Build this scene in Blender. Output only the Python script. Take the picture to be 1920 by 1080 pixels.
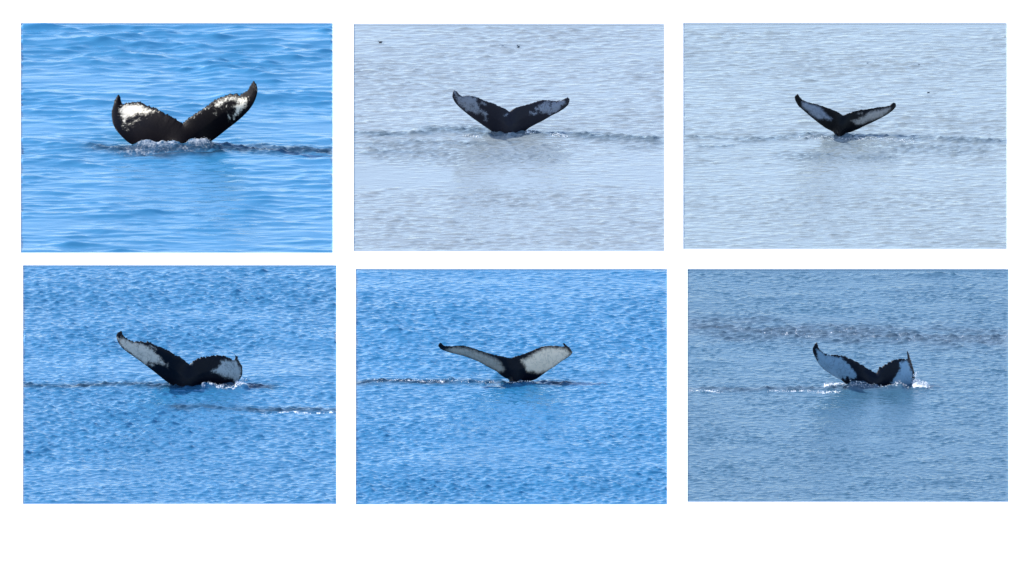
import bpy, bmesh, math, random
import numpy as np
from mathutils import Vector, Matrix
from mathutils.geometry import delaunay_2d_cdt

for o in list(bpy.data.objects):
    bpy.data.objects.remove(o)
scn = bpy.context.scene
COL = scn.collection

# ------------------------------------------------------------------ camera
PITCH = math.radians(14.0)
DIST = 900.0
WIDTH = 31.0                      # metres across the frame at the aim point
SP, CP = math.sin(PITCH), math.cos(PITCH)
cam_d = bpy.data.cameras.new('camera')
cam = bpy.data.objects.new('camera', cam_d)
COL.objects.link(cam)
cam.location = (0, -DIST * CP, DIST * SP)
cam.rotation_euler = (math.pi / 2 - PITCH, 0, 0)
cam_d.sensor_width = 36.0
cam_d.lens = 36.0 * DIST / WIDTH
cam_d.clip_start = 1.0
cam_d.clip_end = 20000.0
scn.camera = cam

# ------------------------------------------------------------------ sky and sun
SUN_EL = math.radians(40)
SUN_AZ = math.radians(-110)        # angle from "behind the camera", negative = left
world = bpy.data.worlds.new('World')
scn.world = world
world.use_nodes = True
wn = world.node_tree
sky = wn.nodes.new('ShaderNodeTexSky')
sky.sky_type = 'NISHITA'
sky.sun_disc = False
sky.sun_elevation = SUN_EL
sky.air_density = 0.95
sky.dust_density = 1.4
sky.ozone_density = 2.5
bg = wn.nodes['Background']
bg.inputs['Strength'].default_value = 0.15
wn.links.new(sky.outputs[0], bg.inputs[0])
sun_d = bpy.data.lights.new('sun', 'SUN')
sun_d.energy = 2.6
sun_d.angle = math.radians(0.5)
sun_d.color = (1.0, 0.96, 0.90)
sun = bpy.data.objects.new('sun', sun_d)
COL.objects.link(sun)
# direction from the scene to the sun: behind the camera is -Y
sdir = Vector((math.sin(SUN_AZ) * math.cos(SUN_EL), -math.cos(SUN_AZ) * math.cos(SUN_EL), math.sin(SUN_EL)))
sun.rotation_euler = sdir.to_track_quat('Z', 'Y').to_euler()
sun.location = sdir * 100
# NISHITA: rotation 0 puts the sun on +Y, growing clockwise seen from above
sky.sun_rotation = math.atan2(sdir.x, sdir.y)
scn.view_settings.view_transform = 'Standard'
scn.view_settings.look = 'None'
scn.view_settings.exposure = 1.2
scn.view_settings.gamma = 1.0
scn.view_settings.use_curve_mapping = False

# ------------------------------------------------------------------ helpers
def ground_at(u, v, z=0.0):
    """place on the level z seen at photo position (u, v) (photo is 1920 x 1080)"""
    dx = (u - 960) / 1920 * WIDTH / DIST
    dy = (540 - v) / 1920 * WIDTH / DIST
    d = Vector((dx, CP + dy * SP, -SP + dy * CP))
    t = (z - cam.location.z) / d.z
    return cam.location + d * t

def scale_at(p):
    """metres per photo pixel at point p"""
    depth = (p - cam.location).dot(Vector((0, CP, -SP)))
    return depth * WIDTH / DIST / 1920

def lin(c):
    return tuple(((x / 255) / 12.92 if x / 255 <= 0.04045 else ((x / 255 + 0.055) / 1.055) ** 2.4) for x in c)

def link(name, me, mat=None):
    o = bpy.data.objects.new(name, me)
    COL.objects.link(o)
    if mat: me.materials.append(mat)
    return o

def tag(o, label=None, cat=None, group=None, kind=None):
    if label: o['label'] = label
    if cat: o['category'] = cat
    if group: o['group'] = group
    if kind: o['kind'] = kind
    return o

def np_mesh(name, verts, faces, smooth=True):
    me = bpy.data.meshes.new(name)
    verts = np.asarray(verts, np.float32); faces = np.asarray(faces, np.int32)
    n = faces.shape[1]
    me.vertices.add(len(verts)); me.vertices.foreach_set('co', verts.ravel())
    me.loops.add(faces.size); me.loops.foreach_set('vertex_index', faces.ravel())
    me.polygons.add(len(faces))
    me.polygons.foreach_set('loop_start', np.arange(0, faces.size, n, dtype=np.int32))
    me.update(calc_edges=True)
    me.validate()
    if smooth: me.polygons.foreach_set('use_smooth', np.ones(len(me.polygons), bool))
    return me

def attr(me, name, vals):
    a = me.attributes.new(name, 'FLOAT', 'POINT')
    a.data.foreach_set('value', np.asarray(vals, np.float32).ravel())

def sstep(a, b, x):
    t = np.clip((x - a) / (b - a), 0, 1)
    return t * t * (3 - 2 * t)

class N:
    """tiny node helper"""
    def __init__(s, name):
        s.m = bpy.data.materials.new(name); s.m.use_nodes = True
        s.t = s.m.node_tree; s.b = s.t.nodes['Principled BSDF']
    def new(s, typ, **kw):
        n = s.t.nodes.new(typ)
        for k, v in kw.items(): setattr(n, k, v)
        return n
    def l(s, a, b): s.t.links.new(a, b)
    def math(s, op, a, b=None, c=None):
        n = s.new('ShaderNodeMath', operation=op)
        for i, x in enumerate((a, b, c)):
            if x is None: continue
            if isinstance(x, (int, float)): n.inputs[i].default_value = x
            else: s.l(x, n.inputs[i])
        return n.outputs[0]
    def attr(s, name):
        return s.new('ShaderNodeAttribute', attribute_name=name).outputs['Fac']
    def noise(s, scale, detail=3.0, rough=0.5, stretch=None):
        n = s.new('ShaderNodeTexNoise')
        n.inputs['Scale'].default_value = scale; n.inputs['Detail'].default_value = detail
        n.inputs['Roughness'].default_value = rough
        co = s.new('ShaderNodeTexCoord').outputs['Object']
        if stretch:
            mp = s.new('ShaderNodeMapping'); mp.inputs['Scale'].default_value = stretch
            s.l(co, mp.inputs[0]); co = mp.outputs[0]
        s.l(co, n.inputs['Vector'])
        return n.outputs['Fac']
    def mix(s, f, a, b):
        n = s.new('ShaderNodeMix', data_type='RGBA')
        if isinstance(f, (int, float)): n.inputs[0].default_value = f
        else: s.l(f, n.inputs[0])
        for x, i in ((a, 6), (b, 7)):
            if isinstance(x, tuple): n.inputs[i].default_value = (*x[:3], 1)
            else: s.l(x, n.inputs[i])
        return n.outputs[2]
    def step(s, x, a, b):
        n = s.new('ShaderNodeMapRange', interpolation_type='SMOOTHSTEP')
        n.inputs[1].default_value = a; n.inputs[2].default_value = b
        s.l(x, n.inputs[0]); return n.outputs[0]

# ------------------------------------------------------------------ ground
SEA = -0.03                       # the water stands a little below the white ground
RECTS = {                         # each sheet of sea: left, top, right, bottom as seen in the photo
    1: (39, 43, 624, 474), 2: (663, 45, 1246, 471), 3: (1281, 43, 1888, 467),
    4: (43, 497, 631, 945), 5: (667, 504, 1251, 946), 6: (1289, 504, 1891, 941)}

def make_ground():
    m = N('white_ground'); m.b.inputs['Base Color'].default_value = (0.86, 0.86, 0.86, 1)
    m.b.inputs['Roughness'].default_value = 0.9
    c = m.mix(m.noise(0.6, 5), (0.84, 0.84, 0.84), (0.88, 0.88, 0.88))
    m.l(c, m.b.inputs['Base Color'])
    pts, edges = [], []
    def loop(ps):
        b = len(pts); pts.extend(Vector((p[0], p[1])) for p in ps)
        edges.extend((b + i, b + (i + 1) % len(ps)) for i in range(len(ps)))
    R = 6000.0
    loop([(-R, -R), (R, -R), (R, R), (-R, R)])
    loop([(-60, -120), (60, -120), (60, 120), (-60, 120)])
    holes = []
    for k, (l, t, r, b) in RECTS.items():
        c4 = [ground_at(l, b), ground_at(r, b), ground_at(r, t), ground_at(l, t)]
        holes.append(c4); loop([(p.x, p.y) for p in c4])
    vs, es, fs, *_ = delaunay_2d_cdt(pts, edges, [], 0, 1e-6)
    bm = bmesh.new()
    bv = [bm.verts.new((v.x, v.y, 0)) for v in vs]
    for f in fs:
        cx = sum((vs[i] for i in f), Vector((0, 0))) / len(f)
        inside = False
        for h in holes:
            if all(((h[(i + 1) % 4].x - h[i].x) * (cx.y - h[i].y) - (h[(i + 1) % 4].y - h[i].y) * (cx.x - h[i].x)) > 0 for i in range(4)):
                inside = True
        if not inside:
            bm.faces.new([bv[i] for i in f])
    for h in holes:               # basin walls
        top = [bm.verts.new((p.x, p.y, 0)) for p in h]
        bot = [bm.verts.new((p.x, p.y, -4)) for p in h]
        for i in range(4):
            bm.faces.new((top[i], top[(i + 1) % 4], bot[(i + 1) % 4], bot[i]))
        bm.faces.new(bot[::-1])
    bmesh.ops.remove_doubles(bm, verts=bm.verts, dist=1e-4)
    bmesh.ops.recalc_face_normals(bm, faces=[f for f in bm.faces if abs(f.normal.z) > .5 and f.calc_center_median().z > -1])
    for f in bm.faces:
        if f.calc_center_median().z > -.01 and f.normal.z < 0: f.normal_flip()
    me = bpy.data.meshes.new('ground'); bm.to_mesh(me); bm.free()
    o = link('ground', me, m.m); tag(o, kind='structure')
make_ground()

# ------------------------------------------------------------------ water
def field(nx, ny, Lx, Ly, lam, aniso, bw, rng, tilt=0.0):
    kx = np.fft.fftfreq(nx, Lx / nx)[None, :]; ky = np.fft.fftfreq(ny, Ly / ny)[:, None]
    c, s = math.cos(tilt), math.sin(tilt)
    k = np.sqrt(((kx * c + ky * s) * aniso) ** 2 + (-kx * s + ky * c) ** 2) + 1e-9
    a = np.exp(-(np.log(k * lam)) ** 2 / (2 * bw * bw)) / k ** 0.5
    z = a * np.exp(2j * np.pi * rng.random((ny, nx)))
    h = np.real(np.fft.ifft2(z)); h -= h.mean()
    return h / h.std()

def dist_poly(U, V, pts, sv):
    """distance to a polyline, vertical distances divided by sv; also position along it"""
    best = np.full(U.shape, 1e9); par = np.zeros(U.shape)
    n = len(pts) - 1
    for i in range(n):
        (ax, ay), (bx, by) = pts[i], pts[i + 1]
        dx, dy = bx - ax, by - ay
        t = np.clip(((U - ax) * dx + (V - ay) * dy) / (dx * dx + dy * dy + 1e-9), 0, 1)
        d = np.hypot((U - ax - t * dx) * 0.25, (V - ay - t * dy)) / sv
        m = d < best
        best = np.where(m, d, best); par = np.where(m, (i + t) / n, par)
    return best, par

def water_material(P):
    m = N('sea_water')
    foam = m.attr('foam')
    n1 = m.noise(7.0, 6, 0.7, (1, .45, 1)); n2 = m.noise(22.0, 3, 0.6, (1, .45, 1))
    nn = m.math('ADD', m.math('MULTIPLY', n1, .65), m.math('MULTIPLY', n2, .35))
    fo = m.math('ADD', foam, m.math('MULTIPLY', m.math('SUBTRACT', nn, .5), 2.4))
    fm = m.math('MULTIPLY', m.step(fo, *P.get('foam_edge', (.42, .72))), m.step(foam, .02, .2))
    wake_tone = m.attr('churn')  # churned water; its weaker sky reflection is also put into the colour
    c = P['rgb']
    tint = m.noise(.5, 2, .5, (.5, .3, 1))
    col = m.mix(tint, tuple(x * .85 for x in c), tuple(x * 1.15 for x in c))
    col = m.mix(wake_tone, col, P['churn_rgb'])
    m.l(m.mix(fm, col, P.get('foam_rgb', (.8, .82, .84))), m.b.inputs['Base Color'])
    m.b.inputs['Specular IOR Level'].default_value = P.get('spec', .5)
    m.l(m.math('ADD', m.math('MULTIPLY', fm, .5), P.get('rough', .12)), m.b.inputs['Roughness'])
    m.b.inputs['IOR'].default_value = P.get('ior', 1.33)
    bp = m.new('ShaderNodeBump'); bp.inputs['Strength'].default_value = P.get('bump', .35)
    bp.inputs['Distance'].default_value = .02
    hb = m.math('ADD', m.noise(P.get('bs', 9.0), 4, .6, (1, P.get('by', .8), 1)), m.math('MULTIPLY', fm, .8))
    m.l(hb, bp.inputs['Height']); m.l(bp.outputs[0], m.b.inputs['Normal'])
    return m.m

WATER_H = {}
def make_water(k, P):
    l, t, r, b = RECTS[k]
    NX, NY = P.get('grid', (300, 560))
    us = np.linspace(l - 2, r + 2, NX); vs = np.linspace(b + .3, t - 1, NY)
    U, V = np.meshgrid(us, vs)
    dx = (U - 960) / 1920 * WIDTH / DIST; dy = (540 - V) / 1920 * WIDTH / DIST
    dY, dZ = CP + dy * SP, -SP + dy * CP
    T = (SEA - cam.location.z) / dZ
    X = dx * T; Y = cam.location.y + dY * T
    Lx, Ly = X.max() - X.min(), Y.max() - Y.min()
    rng = np.random.default_rng(100 + k)
    h = np.zeros(U.shape)
    mod = field(NX, NY, Lx, Ly, P['mod'][0], P['mod'][1], .5, rng)
    mod = np.clip(1 + P['mod'][2] * mod, .15, 2.2)
    for (v0, v1, v2, amt) in P.get('slick', ()):           # calm and ruffled bands across the sheet
        f = sstep(v0, v1, V) * (1 - sstep(v1, v2, V))
        mod = mod * (1 + (amt - 1) * f)
    for lam, an, bw, slope, tilt in P['waves']:
        f = field(NX, NY, Lx, Ly, lam, an, bw, rng, tilt)
        f = f + .25 * (f * f - 1)
        h += f * slope * lam / (2 * math.pi) * (mod if lam < 3 else 1)
    h0 = h.copy()
    foam = np.zeros(U.shape); churn = np.zeros(U.shape); rough = np.zeros(U.shape)
    wob = field(NX, NY, Lx, Ly, 1.4, 1.6, .6, rng)
    brk = sstep(-1.6, .6, field(NX, NY, Lx, Ly, 3.2, .8, .6, rng)) * .35 + .65      # wakes come and go
    for s in P.get('wake', ()):
        d, par = dist_poly(U, V + wob * s.get('wob', 1.0), s['p'], s['w'])
        g = np.exp(-d * d) * (sstep(0, s.get('tp', .12), par) * sstep(0, s.get('tp', .12), 1 - par) if s.get('taper', True) else 1)
        if not s.get('solid'): g = g * brk
        h += s.get('h', 0) * g * np.clip(1 + .25 * wob, .3, 1.8)
        foam = np.maximum(foam, s.get('foam', 0) * g)
        churn = np.maximum(churn, s.get('churn', 0) * g)
        rough = np.maximum(rough, s.get('rough', 0) * g)
    ch = field(NX, NY, Lx, Ly, .24, 2.6, .6, rng); ch = ch + .3 * (ch * ch - 1)
    h += rough * ch * .24 / (2 * math.pi)
    edge = sstep(0, 3, U - l) * sstep(0, 3, r - U) * sstep(0, 9, V - t) * sstep(0, 5, b - V)
    h = (h0 + (h - h0) * sstep(0, 22, U - l) * sstep(0, 22, r - U)) * edge
    Z = SEA + h
    co = np.stack([X, Y, Z], -1).reshape(-1, 3)
    org = co.mean(0); org[2] = SEA
    idx = np.arange(NX * NY).reshape(NY, NX)
    F = np.stack([idx[:-1, :-1], idx[:-1, 1:], idx[1:, 1:], idx[1:, :-1]], -1).reshape(-1, 4)
    me = np_mesh('water', co - org, F)
    attr(me, 'foam', foam); attr(me, 'churn', churn)
    o = link('water', me, water_material(P)); o.location = org
    tag(o, P['label'], kind='structure')
    WATER_H[k] = (U, V, Z)

def water_z(k, u, v):
    U, V, Z = WATER_H[k]
    i = np.argmin(np.abs(V[:, 0] - v)); j = np.argmin(np.abs(U[0] - u))
    return float(Z[i, j])

BLUE = dict(churn_rgb=(.012, .04, .075), ior=1.33)
WATER = {
 1: dict(label='smooth bright blue sea with long low swells', rgb=(0.0298, 0.1596, 0.3056),
    mod=(6, 1.5, .3), bump=.06, bs=3.0, by=1.5, rough=.18, foam_rgb=(.46, .48, .5), foam_edge=(.2, 1.0),
    waves=[(2.4, 2.8, .45, .045, .03), (.9, 3.4, .5, .10, -.03), (.4, 3.0, .5, .10, .03)],
    slick=[(0, 1, 230, 1.6), (290, 380, 700, .75)],
    wake=[dict(p=[(190, 276), (300, 284), (420, 279), (520, 280), (640, 283)], w=8, h=.03, churn=1, rough=.5, taper=False, solid=1),
          dict(p=[(215, 290), (300, 293), (370, 290), (440, 287)], w=3.5, h=.05, churn=1, rough=.3, solid=1),
          dict(p=[(235, 281), (275, 278), (322, 277), (352, 280)], w=5, h=.13, foam=.62, rough=.10, tp=.4, solid=1),
          dict(p=[(328, 279), (368, 275), (390, 275), (420, 280)], w=5, h=.15, foam=.64, rough=.10, tp=.4, solid=1),
          dict(p=[(200, 282), (300, 285), (440, 281)], w=6, foam=.33, rough=.3),
          dict(p=[(420, 272), (520, 275), (640, 279)], w=3, h=0.022, churn=.9, rough=.3, taper=False)]),
 2: dict(label='pale grey blue sea with fine ripples and calm bands', rgb=(0.2097, 0.2437, 0.2626), churn_rgb=(.09, .13, .16), ior=1.33, rough=.12, spec=.45, foam_rgb=(.6, .62, .64),
    mod=(6, 2.2, .2), bump=.2, bs=8, by=.6,
    waves=[(1.4, 2.6, .5, .02, .02), (.34, 3.2, .5, .12, -.02), (.18, 2.8, .45, .12, .02)], grid=(300, 700),
    slick=[(255, 300, 350, .5), (590, 600, 601, 1), (305, 335, 380, .45)],
    wake=[dict(p=[(655, 251), (720, 252), (800, 250)], w=4, h=0.022, churn=.9, rough=.4, taper=False),
          dict(p=[(810, 243), (870, 244), (960, 249), (1060, 252), (1160, 260), (1260, 264)], w=7, h=.03, churn=.9, rough=.45, taper=False),
          dict(p=[(860, 252), (930, 256), (1000, 252), (1060, 254)], w=5, foam=.36, rough=.4),
          dict(p=[(870, 252), (955, 253), (1020, 251)], w=3, foam=.34, rough=.5, churn=.8, solid=1),
          dict(p=[(985, 251), (1004, 250)], w=2.5, foam=.75, h=.09),
          dict(p=[(655, 268), (780, 268), (900, 268), (1000, 266)], w=4, rough=.35, churn=.5, h=0.013),
          dict(p=[(655, 288), (740, 286), (800, 285)], w=3, h=0.022, churn=.8, rough=.3, taper=False),
          dict(p=[(670, 280), (780, 284), (900, 290), (1100, 286)], w=20, rough=.32, churn=.35),
          dict(p=[(1180, 276), (1260, 275)], w=4, h=0.018, churn=.6, rough=.3, taper=False)]),
 3: dict(label='pale blue sea with fine ripples and broad calm bands', rgb=(0.2037, 0.2419, 0.2538), churn_rgb=(.09, .13, .16), ior=1.33, rough=.12, spec=.45, foam_rgb=(.6, .62, .64),
    mod=(6, 2.2, .2), bump=.2, bs=8, by=.6,
    waves=[(1.4, 2.6, .5, .02, -.02), (.33, 3.4, .5, .11, .02), (.18, 2.8, .45, .11, -.02)], grid=(300, 700),
    slick=[(40, 44, 66, .3), (300, 320, 345, .4)],
    wake=[dict(p=[(1400, 262), (1480, 256), (1560, 254), (1660, 256), (1760, 260), (1900, 266)], w=5, h=0.022, churn=.75, rough=.45, taper=False),
          dict(p=[(1490, 257), (1560, 260), (1640, 260), (1720, 264)], w=7, foam=.40, rough=.45),
          dict(p=[(1275, 258), (1330, 256), (1400, 262)], w=4, churn=.7, rough=.35, h=0.013, taper=False),
          dict(p=[(1300, 275), (1350, 276), (1380, 273)], w=3, churn=.7, rough=.3, h=0.013),
          dict(p=[(1440, 290), (1560, 294), (1700, 295)], w=10, churn=.55, rough=.34),
          dict(p=[(1520, 274), (1700, 278), (1880, 282)], w=12, churn=.45, rough=.3)]),
 4: dict(label='deep blue choppy sea with short dark ripples', rgb=(0.0251, 0.1371, 0.2711),
    mod=(9, 2.0, .22), bump=.3, bs=9, by=.8, ior=1.42, rough=.08,
    waves=[(3.0, 2.4, .5, .025, .06), (1.2, 2.2, .5, .025, .05), (.27, 2.4, .45, .22, -.04), (.15, 2.1, .4, .20, .04)], grid=(310, 800),
    wake=[dict(p=[(36, 723), (150, 722), (300, 722), (400, 724), (500, 723)], w=5, h=0.013, churn=1, rough=.5, taper=False),
          dict(p=[(36, 736), (150, 738), (260, 740)], w=2.5, foam=.30, rough=.05, taper=False),
          dict(p=[(372, 729), (395, 727), (412, 727), (470, 729)], w=3.5, h=.12, foam=.50, solid=1, rough=.4),
          dict(p=[(438, 725), (456, 725), (468, 727)], w=3, h=.1, foam=.75, rough=.3, solid=1),
          dict(p=[(330, 763), (420, 765), (520, 768), (640, 770)], w=4, h=0.018, churn=.9, rough=.4, taper=False),
          dict(p=[(480, 772), (560, 773), (640, 774)], w=1.5, foam=.55, taper=False)]),
 5: dict(label='bright blue choppy sea with short ripples', rgb=(0.0210, 0.1371, 0.2782),
    mod=(9, 2.0, .22), bump=.3, bs=9, by=.8, ior=1.42, rough=.08,
    waves=[(3.0, 2.4, .5, .025, -.06), (1.2, 2.2, .5, .025, -.05), (.26, 2.4, .45, .19, .04), (.15, 2.1, .4, .19, -.04)], grid=(310, 800),
    wake=[dict(p=[(660, 717), (760, 716), (860, 717), (950, 717), (1060, 717)], w=5, h=0.018, churn=1, rough=.5, taper=False),
          dict(p=[(690, 714), (760, 715), (860, 716), (930, 718)], w=3.5, foam=.40, rough=.4),
          dict(p=[(960, 719), (985, 719), (1000, 717)], w=2, foam=.6, h=0.013)]),
 6: dict(label='dull steel blue sea with fine ripples and a grey band', rgb=(0.0372, 0.0993, 0.1571), churn_rgb=(.062, .10, .14), ior=1.33, rough=.2,
    mod=(3, 1.6, .2), bump=.4, bs=9, by=.7,
    waves=[(1.6, 2.0, .5, .02, .05), (.28, 2.1, .5, .09, -.05), (.15, 1.9, .45, .11, .05)], grid=(310, 800),
    wake=[dict(p=[(1280, 612), (1450, 620), (1600, 626), (1760, 632), (1900, 636)], w=19, churn=.9, rough=.36, foam=.27, taper=False, wob=4, solid=1),
          dict(p=[(1282, 730), (1400, 730), (1520, 728), (1640, 728), (1720, 726)], w=4, h=0.013, churn=.8, rough=.4, taper=False),
          dict(p=[(1284, 733), (1300, 734), (1350, 735)], w=2, foam=.5, taper=False),
          dict(p=[(1440, 734), (1500, 733), (1540, 735)], w=2.5, foam=.46),
          dict(p=[(1540, 725), (1588, 722)], w=2.6, foam=.58, h=0.027),
          dict(p=[(1530, 736), (1575, 735)], w=2, foam=.52),
          dict(p=[(1585, 729), (1620, 727), (1660, 728), (1705, 729)], w=5, h=.10, foam=.36, solid=1, rough=.4),
          dict(p=[(1708, 725), (1742, 727)], w=3.5, foam=1.0, h=.08, solid=1)]),
}
for k in WATER: WATER[k] = {**BLUE, **WATER[k]}
for k in WATER: make_water(k, WATER[k])

# ------------------------------------------------------------------ whales
def skin_material(W):
    m = N('whale_skin')
    sd = m.attr('patch')                                   # signed distance to the pale pigment, in cm
    a, sc = W.get('mottle', (3.0, 5.0))
    n1 = m.noise(sc, 6, .72); n2 = m.noise(sc * 4, 3, .65)
    nn = m.math('ADD', m.math('MULTIPLY', n1, .7), m.math('MULTIPLY', n2, .3))
    x = m.math('ADD', m.math('ADD', sd, W.get('grow', 2.0)), m.math('MULTIPLY', m.math('SUBTRACT', nn, .5), a * 4))
    f = m.step(x, -.6, W.get('soft', 1.6))
    pale = m.mix(m.noise(3.0, 4, .6), lin(W['pale']), lin(W['pale2']))  # white patches; shade on the greyer tails is put into these colours
    sn = m.noise(2.2, 4, .7, (1, 1, .5))                   # thin rake scars and grime across the pale skin
    scar = m.math('SUBTRACT', 1.0, m.step(m.math('ABSOLUTE', m.math('SUBTRACT', sn, .5)), .003, .022))
    grime = m.step(m.noise(16, 4, .7), .5, .72)
    side = m.attr('side')
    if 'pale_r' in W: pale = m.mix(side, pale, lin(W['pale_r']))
    pale = m.mix(m.math('MULTIPLY', m.math('MAXIMUM', scar, m.math('MULTIPLY', grime, .8)), W.get('wear', .4)), pale, lin(W.get('dark2')))
    dark = m.mix(m.noise(6.0, 4, .6), lin(W.get('dark', (20, 20, 27))), lin(W.get('dark2', (30, 29, 36))))
    m.l(m.mix(f, dark, pale), m.b.inputs['Base Color'])
    m.b.inputs['Roughness'].default_value = .36
    m.b.inputs['Specular IOR Level'].default_value = W.get('spec', .12)
    bp = m.new('ShaderNodeBump'); bp.inputs['Strength'].default_value = .3; bp.inputs['Distance'].default_value = .02
    m.l(m.noise(10.0, 5, .6), bp.inputs['Height']); m.l(bp.outputs[0], m.b.inputs['Normal'])
    return m.m

def inside(P, poly):
    x, y = P[:, 0], P[:, 1]; c = np.zeros(len(P), bool); n = len(poly); j = n - 1
    for i in range(n):
        xi, yi = poly[i]; xj, yj = poly[j]
        cond = ((yi > y) != (yj > y))
        with np.errstate(divide='ignore', invalid='ignore'):
            c ^= cond & (x < (xj - xi) * (y - yi) / (yj - yi + 1e-12) + xi)
        j = i
    return c

def seg_dist(P, poly, closed=True):
    best = np.full(len(P), 1e9)
    n = len(poly)
    for i in range(n if closed else n - 1):
        a = poly[i]; b = poly[(i + 1) % n]; ab = b - a
        t = np.clip(((P - a) @ ab) / (ab @ ab + 1e-12), 0, 1)
        best = np.minimum(best, np.hypot(*(P - a - t[:, None] * ab).T))
    return best

def resample(poly, step):
    out = []
    n = len(poly)
    # rounded with Catmull-Rom so that the traced corners flow
    for i in range(n):
        p0, p1, p2, p3 = poly[i - 1], poly[i], poly[(i + 1) % n], poly[(i + 2) % n]
        k = max(1, int(np.hypot(*(p2 - p1)) / step))
        for j in range(k):
            t = j / k
            c = .5 * ((2 * p1) + (p2 - p0) * t + (2 * p0 - 5 * p1 + 4 * p2 - p3) * t * t + (3 * p1 - p0 - 3 * p2 + p3) * t ** 3)
            l = p1 + (p2 - p1) * t
            out.append(.6 * c + .4 * l)
    return np.array(out)

def make_whale(k, W):
    rng = np.random.default_rng(7 * k)
    ox, oy, sc = W['zoom']
    tr = lambda pts: np.array(pts, float) * sc + np.array([ox, oy])
    out = resample(tr(W['outline']), 1.0)
    vw = W['vw']; uc = W['uc']
    # knobbly trailing edge (the upper edge of the raised flukes)
    nxt = np.roll(out, -1, 0) - np.roll(out, 1, 0)
    nrm = np.stack([nxt[:, 1], -nxt[:, 0]], 1); nrm /= np.linalg.norm(nrm, axis=1)[:, None] + 1e-9
    area = np.sum(out[:, 0] * np.roll(out[:, 1], -1) - np.roll(out[:, 0], -1) * out[:, 1])
    if area < 0: nrm = -nrm
    up = np.clip(-nrm[:, 1], 0, 1) * (out[:, 1] < vw - 8)
    r = rng.normal(size=len(out))
    ker = np.exp(-np.linspace(-2, 2, 5) ** 2)
    knob = np.convolve(r, ker / ker.sum(), 'same'); knob /= knob.std()
    out = out + nrm * (knob * up * W.get('knob', .5))[:, None]
    # interior points
    st = 1.5
    lo, hi = out.min(0), out.max(0)
    gx, gy = np.meshgrid(np.arange(lo[0], hi[0], st), np.arange(lo[1], hi[1], st))
    gx[1::2] += st / 2
    G = np.stack([gx.ravel(), gy.ravel()], 1)
    G = G[inside(G, out)]
    dG = seg_dist(G, out)
    G = G[dG > .7]
    A = np.vstack([out, G])
    n_out = len(out)
    res = delaunay_2d_cdt([Vector(p) for p in A], [(i, (i + 1) % n_out) for i in range(n_out)], [], 0, 1e-5)
    vs = np.array([tuple(v) for v in res[0]]); fs = np.array([f for f in res[2] if len(f) == 3])
    cen = vs[fs].mean(1)
    fs = fs[inside(cen, out)]
    used = np.unique(fs); remap = np.full(len(vs), -1); remap[used] = np.arange(len(used))
    vs = vs[used]; fs = remap[fs]
    d = seg_dist(vs, out)
    edge = d < .05
    base = ground_at(uc, vw, SEA); s = scale_at(base)
    u = vs[:, 0] - uc; h = (vw - vs[:, 1]) * s
    ramp = sstep(-.2, 1.5, h)
    uu = u * s
    yd = W['lean'] * h + W.get('yaw', 0) * uu * ramp + W.get('curl', 0) * uu * uu * ramp
    for (side, a, b, amt) in W.get('roll', ()):            # a tip that curls towards or away from the viewer
        q = sstep(a, b, np.clip(side * u, 0, None)); yd = yd + amt * q * q
    half = 1.05 * np.sqrt(d)
    stock = np.exp(-(u / W.get('stock', 20)) ** 2) * sstep(45, -10, vw - vs[:, 1]) * np.clip(d / 8, 0, 1)
    half = half + 13 * stock
    # a raised midrib where each fluke thickens along its leading part
    half = half * s
    def world(y):
        z = (h - y * SP) / CP + SEA
        return np.stack([base.x + uu, base.y + y, z], 1)
    Fv, Bv = world(yd - half), world(yd + half)
    nv = len(vs)
    bi = np.arange(nv) + nv
    bi[edge] = np.arange(nv)[edge]
    # screen v grows downward: orient the near side towards the camera
    a2 = vs[fs]; cr = (a2[:, 1, 0] - a2[:, 0, 0]) * (a2[:, 2, 1] - a2[:, 0, 1]) - (a2[:, 1, 1] - a2[:, 0, 1]) * (a2[:, 2, 0] - a2[:, 0, 0])
    ff = np.where((cr > 0)[:, None], fs[:, ::-1], fs)
    faces = np.vstack([ff, bi[ff][:, ::-1]])
    ok = (faces[:, 0] != faces[:, 1]) & (faces[:, 1] != faces[:, 2]) & (faces[:, 0] != faces[:, 2])
    faces = faces[ok]
    co = np.vstack([Fv, Bv])
    sd = np.full(nv, -60.0)
    for poly in W['patches']:
        pp = resample(tr(poly), 1.5)
        dd = seg_dist(vs, pp); dd = np.where(inside(vs, pp), dd, -dd)
        sd = np.maximum(sd, dd)
    for poly in W.get('speckle', ()):                     # zones of scattered pale flecks
        pp = tr(poly); sd = np.maximum(sd, np.where(inside(vs, pp), np.minimum(-1.6, seg_dist(vs, pp) * .5 - 6), sd))
    for (p, wdt) in W.get('streaks', ()):
        dd = wdt - seg_dist(vs, tr(p), False); sd = np.maximum(sd, dd)
    for poly in W.get('blots', ()):                        # dark marks inside the pale areas
        pp = resample(tr(poly), 1.5)
        dd = seg_dist(vs, pp); dd = np.where(inside(vs, pp), dd, -dd)
        sd = np.minimum(sd, -dd)
    sd = sd * s * 100
    sd2 = np.concatenate([sd, np.full(nv, -80.0)])         # the upper side of the flukes is all dark
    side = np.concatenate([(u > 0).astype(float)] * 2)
    # drop unused duplicate edge vertices
    us = np.unique(faces); rm = np.full(2 * nv, -1); rm[us] = np.arange(len(us))
    org = np.array([base.x, base.y, SEA])
    me = np_mesh('whale', co[us] - org, rm[faces])
    attr(me, 'patch', sd2[us]); attr(me, 'side', side[us])
    o = link('whale', me, skin_material(W)); o.location = org
    tag(o, W['label'], 'whale', 'whales raising their tails')
    return o

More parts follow.
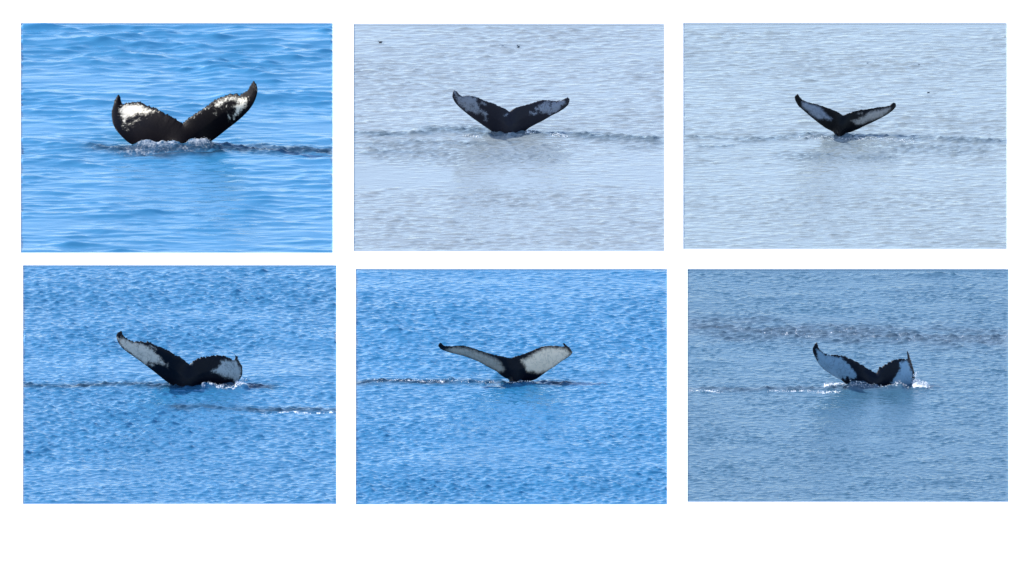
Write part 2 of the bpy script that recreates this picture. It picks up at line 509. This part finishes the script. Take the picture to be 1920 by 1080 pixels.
WHALES = {
 1: dict(zoom=(180, 140, 330 / 1920), uc=343, vw=273, lean=.6, yaw=-.7, curl=0, stock=24, knob=1.0,
    mottle=(17.0, 11.0), soft=9.0, grow=-1.8, wear=.45, pale=(222, 214, 196), pale2=(200, 190, 170), dark=(7, 5, 7), dark2=(13, 9, 11), spec=.05,
    speckle=[[(255,420),(560,430),(600,400),(640,420),(560,490),(470,560),(420,640),(350,620),(270,540)], [(1300,300),(1500,260),(1640,260),(1620,400),(1500,510),(1420,480),(1340,430),(1290,400)], [(1040,470),(1260,350),(1290,380),(1080,500)], [(1700,120),(1750,120),(1755,220),(1715,300)]],
    label='black whale tail with bright mottled white patches above smooth blue swells',
    outline=[(240,212),(258,235),(262,270),(275,300),(300,305),(330,298),(380,293),(425,295),(450,290),(490,300),(530,325),(580,338),(620,355),(660,365),(700,398),(760,420),(820,455),(880,485),(930,520),(952,525),(985,490),(1040,450),(1100,410),(1160,375),(1220,335),(1290,285),(1340,250),(1400,230),(1450,212),(1500,212),(1540,205),(1580,212),(1625,195),(1655,175),(1680,135),(1700,95),(1722,75),(1745,95),(1762,140),(1765,190),(1750,250),(1720,320),(1670,390),(1600,460),(1530,520),(1450,580),(1380,635),(1310,690),(1270,718),(1200,780),(1120,850),(1100,1000),(800,1000),(780,880),(640,835),(480,800),(400,765),(345,735),(280,675),(215,600),(180,530),(165,450),(165,400),(180,330),(200,260),(220,225)],
    patches=[[(262,335),(320,312),(400,308),(470,312),(520,335),(560,358),(610,368),(680,402),(640,412),(600,422),(545,445),(500,440),(430,445),(400,470),(345,482),(320,545),(285,525),(262,470),(245,420),(245,370)],
             [(1310,290),(1360,258),(1450,235),(1530,238),(1600,240),(1660,242),(1668,300),(1640,350),(1590,410),(1540,460),(1500,500),(1490,460),(1510,400),(1500,350),(1540,310),(1500,290),(1450,290),(1400,320),(1370,350),(1310,365),(1280,340)]],
    streaks=[([(1050,470),(1140,412)], 1.2), ([(1190,370),(1270,340)], 1.6), ([(300,560),(400,520),(470,480)], 1.8), ([(290,560),(340,600)], 1.2), ([(1290,420),(1300,425)], 1.8), ([(1440,430),(1470,510)], 1.5), ([(1735,130),(1755,165)], 1.0)],
    roll=[(1, 85, 135, -.1), (-1, 80, 135, -.3)]),
 2: dict(zoom=(830, 155, 260 / 1920), uc=955, vw=247, lean=-.1, yaw=.25, stock=18, knob=.35,
    mottle=(10, 9.0), soft=8, grow=4.5, wear=.45, pale=(142, 146, 156), pale2=(118, 122, 132), dark=(32, 31, 38), dark2=(38, 36, 44),
    speckle=[[(480,330),(620,420),(600,520),(480,430)], [(1200,380),(1350,330),(1360,420),(1230,470)]],
    label='charcoal whale tail with hazy grey patches on pale water below three birds',
    outline=[(160,105),(190,115),(215,150),(240,175),(290,192),(350,180),(420,190),(480,205),(560,240),(640,270),(700,285),(760,315),(820,340),(870,365),(920,402),(960,375),(1020,345),(1100,320),(1200,295),(1300,262),(1400,240),(1490,245),(1560,255),(1640,245),(1690,225),(1730,205),(1755,220),(1755,260),(1735,310),(1680,360),(1600,410),(1500,460),(1400,520),(1300,570),(1200,625),(1120,690),(1080,760),(1060,850),(800,850),(780,760),(700,690),(640,645),(600,620),(500,550),(400,480),(300,400),(220,330),(165,265),(135,200),(140,140)],
    patches=[[(165,130),(185,130),(215,185),(280,208),(350,202),(460,215),(470,270),(500,330),(510,390),(480,430),(400,395),(350,385),(280,340),(225,285),(200,220),(180,190)],
             [(1330,320),(1420,268),(1500,268),(1600,270),(1680,255),(1690,272),(1640,320),(1590,380),(1500,430),(1480,440),(1430,410),(1360,400),(1340,360)]],
    streaks=[([(530,385),(590,440)], 2.5), ([(590,450),(600,510)], 1.0), ([(1230,420),(1290,430)], 1.5), ([(1290,360),(1340,370)], 1.2), ([(850,460),(900,440)], .6), ([(540,270),(590,300)], .8)],
    blots=[[(1485,290),(1500,290),(1508,360),(1490,360)], [(395,310),(420,310),(415,335),(395,330)], [(505,370),(525,370),(520,420),(500,420)]]),
 3: dict(zoom=(1460, 165, 260 / 1920), uc=1578, vw=252.5, lean=-.15, yaw=.3, stock=13, knob=.3,
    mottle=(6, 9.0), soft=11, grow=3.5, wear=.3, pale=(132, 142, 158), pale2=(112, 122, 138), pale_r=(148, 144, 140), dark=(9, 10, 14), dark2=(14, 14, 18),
    label='small black whale tail with slim V shape, grey patches and black tips on pale water',
    outline=[(255,85),(275,105),(305,145),(350,180),(430,205),(520,225),(600,250),(660,270),(740,300),(820,335),(890,380),(950,355),(1040,325),(1120,305),(1240,290),(1380,265),(1470,260),(1540,240),(1575,210),(1600,200),(1622,220),(1622,260),(1580,310),(1500,370),(1400,425),(1300,475),(1200,520),(1100,570),(1000,610),(930,632),(925,700),(930,850),(800,850),(790,700),(770,630),(740,600),(640,550),(520,460),(420,380),(340,310),(270,250),(230,180),(218,125)],
    patches=[[(310,190),(400,205),(500,238),(560,255),(620,310),(690,390),(750,430),(700,450),(620,430),(560,440),(470,390),(400,320),(330,270)],
             [(1000,450),(1080,430),(1180,390),(1220,350),(1300,315),(1400,295),(1500,280),(1545,270),(1530,320),(1450,390),(1350,430),(1250,460),(1130,510),(1080,515),(1050,480)]],
    streaks=[([(1100,350),(1150,345)], .8)]),
 4: dict(zoom=(200, 605, 280 / 1920), uc=352, vw=722, lean=-.1, yaw=.2, stock=22, knob=.8,
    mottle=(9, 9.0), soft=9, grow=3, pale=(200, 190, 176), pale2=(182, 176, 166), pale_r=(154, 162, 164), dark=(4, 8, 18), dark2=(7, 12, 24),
    label='black whale tail with grey white patches, its right lobe curled down to the splash',
    outline=[(185,98),(205,120),(210,150),(250,195),(340,240),(380,240),(430,235),(480,245),(540,245),(590,270),(640,295),(700,320),(770,345),(840,385),(900,415),(950,445),(1000,475),(1050,520),(1070,535),(1110,490),(1180,460),(1270,435),(1360,425),(1450,420),(1520,430),(1580,455),(1630,485),(1648,470),(1655,440),(1640,398),(1665,425),(1690,440),(1685,465),(1710,510),(1740,560),(1745,630),(1735,690),(1700,740),(1650,790),(1560,805),(1480,800),(1400,800),(1300,820),(1150,870),(1120,1000),(900,1000),(880,870),(815,790),(760,750),(660,670),(560,590),(480,530),(400,470),(300,400),(220,340),(170,280),(140,220),(130,170),(145,130)],
    patches=[[(180,180),(200,190),(250,212),(330,252),(400,258),(480,282),(560,320),(620,370),(680,430),(750,530),(720,545),(650,520),(540,510),(520,545),(440,490),(330,410),(250,350),(190,290),(170,240)],
             [(1470,490),(1540,475),(1620,500),(1660,480),(1690,540),(1722,600),(1725,690),(1690,750),(1640,770),(1620,720),(1520,700),(1430,650),(1340,625),(1420,580),(1470,530)]],
    streaks=[([(540,530),(600,550)], 1.2), ([(780,540),(790,570)], 1.0), ([(560,290),(640,340)], .8), ([(150,190),(160,230)], .7), ([(1070,515),(1090,520)], 1.2)],
    roll=[(1, 60, 102, .25)]),
 5: dict(zoom=(810, 630, 280 / 1920), uc=966, vw=714, lean=-.2, yaw=.2, stock=16, knob=.3,
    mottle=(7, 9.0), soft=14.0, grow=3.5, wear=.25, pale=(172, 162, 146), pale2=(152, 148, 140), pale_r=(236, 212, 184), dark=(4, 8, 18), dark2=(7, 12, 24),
    label='whale tail almost wholly grey white underneath with a black centre, spread wide',
    outline=[(105,85),(135,105),(160,125),(240,128),(340,125),(420,125),(500,145),(600,180),(700,212),(800,240),(900,262),(1005,285),(1060,265),(1150,240),(1250,205),(1340,165),(1430,135),(1520,125),(1620,128),(1700,135),(1680,95),(1700,95),(1730,120),(1770,150),(1805,205),(1790,240),(1740,280),(1660,330),(1580,390),(1500,440),(1430,490),(1370,535),(1340,555),(1280,575),(1200,590),(1180,640),(1170,750),(1020,750),(1010,640),(985,560),(940,540),(880,500),(830,455),(760,420),(680,375),(600,330),(500,290),(400,255),(300,230),(220,210),(150,185),(110,165),(80,125)],
    patches=[[(165,172),(240,150),(350,142),(440,148),(550,182),(700,232),(830,292),(890,340),(940,430),(920,465),(850,462),(760,425),(650,365),(520,302),(400,262),(280,232),(190,205)],
             [(1130,310),(1220,270),(1350,192),(1450,150),(1560,142),(1690,152),(1740,172),(1795,225),(1720,300),(1620,378),(1530,438),(1440,475),(1360,485),(1300,470),(1220,460),(1190,400),(1160,350)]],
    roll=[(1, 70, 122, .2), (-1, 80, 130, .1)]),
 6: dict(zoom=(1500, 630, 260 / 1920), uc=1635, vw=722, lean=-.1, yaw=.2, stock=18, knob=.8,
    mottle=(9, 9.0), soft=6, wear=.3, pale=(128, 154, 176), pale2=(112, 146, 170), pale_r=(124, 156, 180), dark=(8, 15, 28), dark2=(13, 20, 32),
    label='blue black whale tail with one lobe edge on, white splash at its right tip',
    outline=[(225,80),(245,120),(250,160),(290,205),(340,245),(400,262),(470,260),(540,265),(600,275),(660,300),(730,330),(790,360),(860,395),(920,440),(980,470),(1030,510),(1060,500),(1090,450),(1150,410),(1220,370),(1290,335),(1340,320),(1400,318),(1480,325),(1488,290),(1478,200),(1500,230),(1530,320),(1570,440),(1590,560),(1590,700),(1500,720),(1350,720),(1200,740),(1100,800),(1090,900),(940,900),(920,760),(800,700),(640,665),(570,610),(450,545),(340,470),(260,390),(215,310),(175,220),(175,160),(200,110)],
    patches=[[(230,180),(290,222),(350,268),(450,278),(530,300),(610,330),(680,400),(740,480),(780,560),(740,590),(690,595),(660,560),(620,600),(590,580),(570,620),(430,540),(325,465),(252,390),(235,290),(225,220)],
             [(1380,370),(1440,345),(1490,345),(1530,440),(1560,560),(1575,690),(1480,740),(1300,720),(1250,650),(1290,600),(1340,540),(1380,450)]],
    streaks=[([(560,310),(600,320)], 1.0)],
    roll=[(1, 50, 80, .25)]),
}
for k in WHALES: make_whale(k, WHALES[k])

# ------------------------------------------------------------------ spray
def foam_material():
    m = N('white_spray'); m.b.inputs['Base Color'].default_value = (.88, .89, .9, 1)
    m.b.inputs['Roughness'].default_value = .6
    return m.m
FOAM = foam_material()
OCT_V = np.array([(1, 0, 0), (-1, 0, 0), (0, 1, 0), (0, -1, 0), (0, 0, 1), (0, 0, -1)], float)
OCT_F = np.array([(0, 2, 4), (2, 1, 4), (1, 3, 4), (3, 0, 4), (2, 0, 5), (1, 2, 5), (3, 1, 5), (0, 3, 5)])

def make_spray(k, label, clumps, seed):
    rng = np.random.default_rng(seed); V, F = [], []
    for (u0, v0, u1, v1, n, hgt, size) in clumps:
        for _ in range(n):
            t = rng.random(); u = u0 + (u1 - u0) * t + rng.normal() * 2.5; v = v0 + (v1 - v0) * t + rng.normal() * 1.2
            p = ground_at(u, v, SEA)
            zz = max(water_z(k, u, v), SEA) + hgt * rng.random() ** 2.2
            r = size * rng.uniform(.35, 1.0)
            V.append(OCT_V * np.array([r * rng.uniform(1, 1.8), r * 1.2, r * .8]) + np.array([p.x, p.y, zz]))
            F.append(OCT_F + 6 * len(F))
    V = np.vstack(V); F = np.vstack(F); org = V.mean(0)
    o = link('splash', np_mesh('splash', V - org, F), FOAM); o.location = org
    tag(o, label, 'splash', kind='stuff')
make_spray(1, 'grey white water running off the tail in the smooth blue sea', [(262, 278, 335, 277, 70, .03, .009), (345, 276, 402, 276, 70, .04, .009)], 1)
make_spray(2, 'sparkling foam at the foot of the hazy grey tail', [(985, 251, 1006, 250, 60, .06, .02), (870, 254, 900, 257, 40, .04, .016), (1030, 253, 1062, 257, 60, .04, .018)], 2)
make_spray(3, 'fine foam flecks round the small tail with black tips', [(1500, 258, 1720, 264, 160, .04, .014)], 3)
make_spray(4, 'white splash under the curled lobe of the tail', [(385, 727, 458, 727, 80, .04, .010), (450, 725, 464, 725, 90, .2, .012)], 4)
make_spray(5, 'thin foam streak beside the wide grey white tail', [(700, 715, 930, 718, 150, .04, .014), (960, 719, 1000, 717, 60, .04, .016)], 5)
make_spray(6, 'bright white splash beside the edge on lobe', [(1714, 724, 1740, 727, 400, .12, .018), (1713, 722, 1718, 724, 80, .35, .02), (1545, 724, 1586, 722, 120, .06, .015), (1590, 727, 1700, 728, 120, .06, .016), (1532, 736, 1574, 735, 50, .03, .014), (1290, 733, 1350, 735, 40, .02, .012), (1440, 734, 1520, 733, 60, .02, .012)], 6)

# ------------------------------------------------------------------ birds
def bird_material(c):
    m = N('bird_feathers')
    m.l(m.mix(m.noise(30, 3), lin(c), tuple(x * 1.5 for x in lin(c))), m.b.inputs['Base Color'])
    m.b.inputs['Roughness'].default_value = .8
    return m.m

def make_bird(k, u, v, size, face, col, label, wings=False):
    """a small seabird afloat: hull, raised tail, neck and head, bill, folded or lifted wings; one mesh"""
    rings = [(-.62, .30, .02, .02), (-.50, .20, .07, .05), (-.25, .10, .15, .12), (0, .08, .19, .15), (.25, .12, .16, .15),
             (.38, .24, .10, .11), (.42, .36, .075, .08), (.46, .44, .08, .075), (.54, .45, .06, .055), (.60, .435, .025, .02), (.74, .41, .006, .006)]
    bm = bmesh.new(); prev = None
    for (x, z, ry, rz) in rings:
        ring = [bm.verts.new((x, ry * math.cos(a), z + rz * math.sin(a))) for a in [2 * math.pi * i / 8 for i in range(8)]]
        if prev:
            for i in range(8): bm.faces.new((prev[i], prev[(i + 1) % 8], ring[(i + 1) % 8], ring[i]))
        else: bm.faces.new(ring[::-1])
        prev = ring
    bm.faces.new(prev)
    for sgn in (-1, 1):
        pts = [(.22, .15, .20), (-.1, .20, .2), (-.5, .1, .27), (-.05, .16, .28)]
        if wings: pts = [(.2, .13, .2), (-.12, .13, .2), (-.28, .55, .62), (.0, .50, .62)]
        lo = [bm.verts.new((x, sgn * y, z)) for x, y, z in pts]
        hi = [bm.verts.new((x, sgn * (y + .02), z + .03)) for x, y, z in pts]
        for q in (lo, hi[::-1]): bm.faces.new(q)
        for i in range(4): bm.faces.new((lo[i], hi[i], hi[(i + 1) % 4], lo[(i + 1) % 4]))
    bmesh.ops.recalc_face_normals(bm, faces=bm.faces)
    me = bpy.data.meshes.new('seabird'); bm.to_mesh(me); bm.free()
    o = link('seabird', me, bird_material(col))
    p = ground_at(u, v, SEA)
    o.location = (p.x, p.y, water_z(k, u, v)); o.scale = (size,) * 3; o.rotation_euler.z = face
    tag(o, label, 'bird', 'seabirds on the pale water')
make_bird(2, 713, 80, .13, math.pi * .95, (14, 16, 20), 'black bird on pale water, blackest and largest of the birds')
make_bird(2, 942, 87, .09, math.pi, (90, 105, 125), 'faint grey bird on pale water just left of a darker bird')
make_bird(2, 972, 88, .11, .5, (62, 74, 84), 'dark bird with lifted wings just right of the faint grey bird', True)
make_bird(3, 1741, 174, .10, .4, (66, 78, 92), 'dark bird above the right tip of the small slim tail')
make_bird(3, 1723, 121, .06, math.pi, (80, 95, 110), 'tiny grey speck of a bird high above the darker bird')
make_bird(3, 1627, 119, .07, 0, (90, 105, 120), 'tiny grey bird high above the notch of the slim tail')
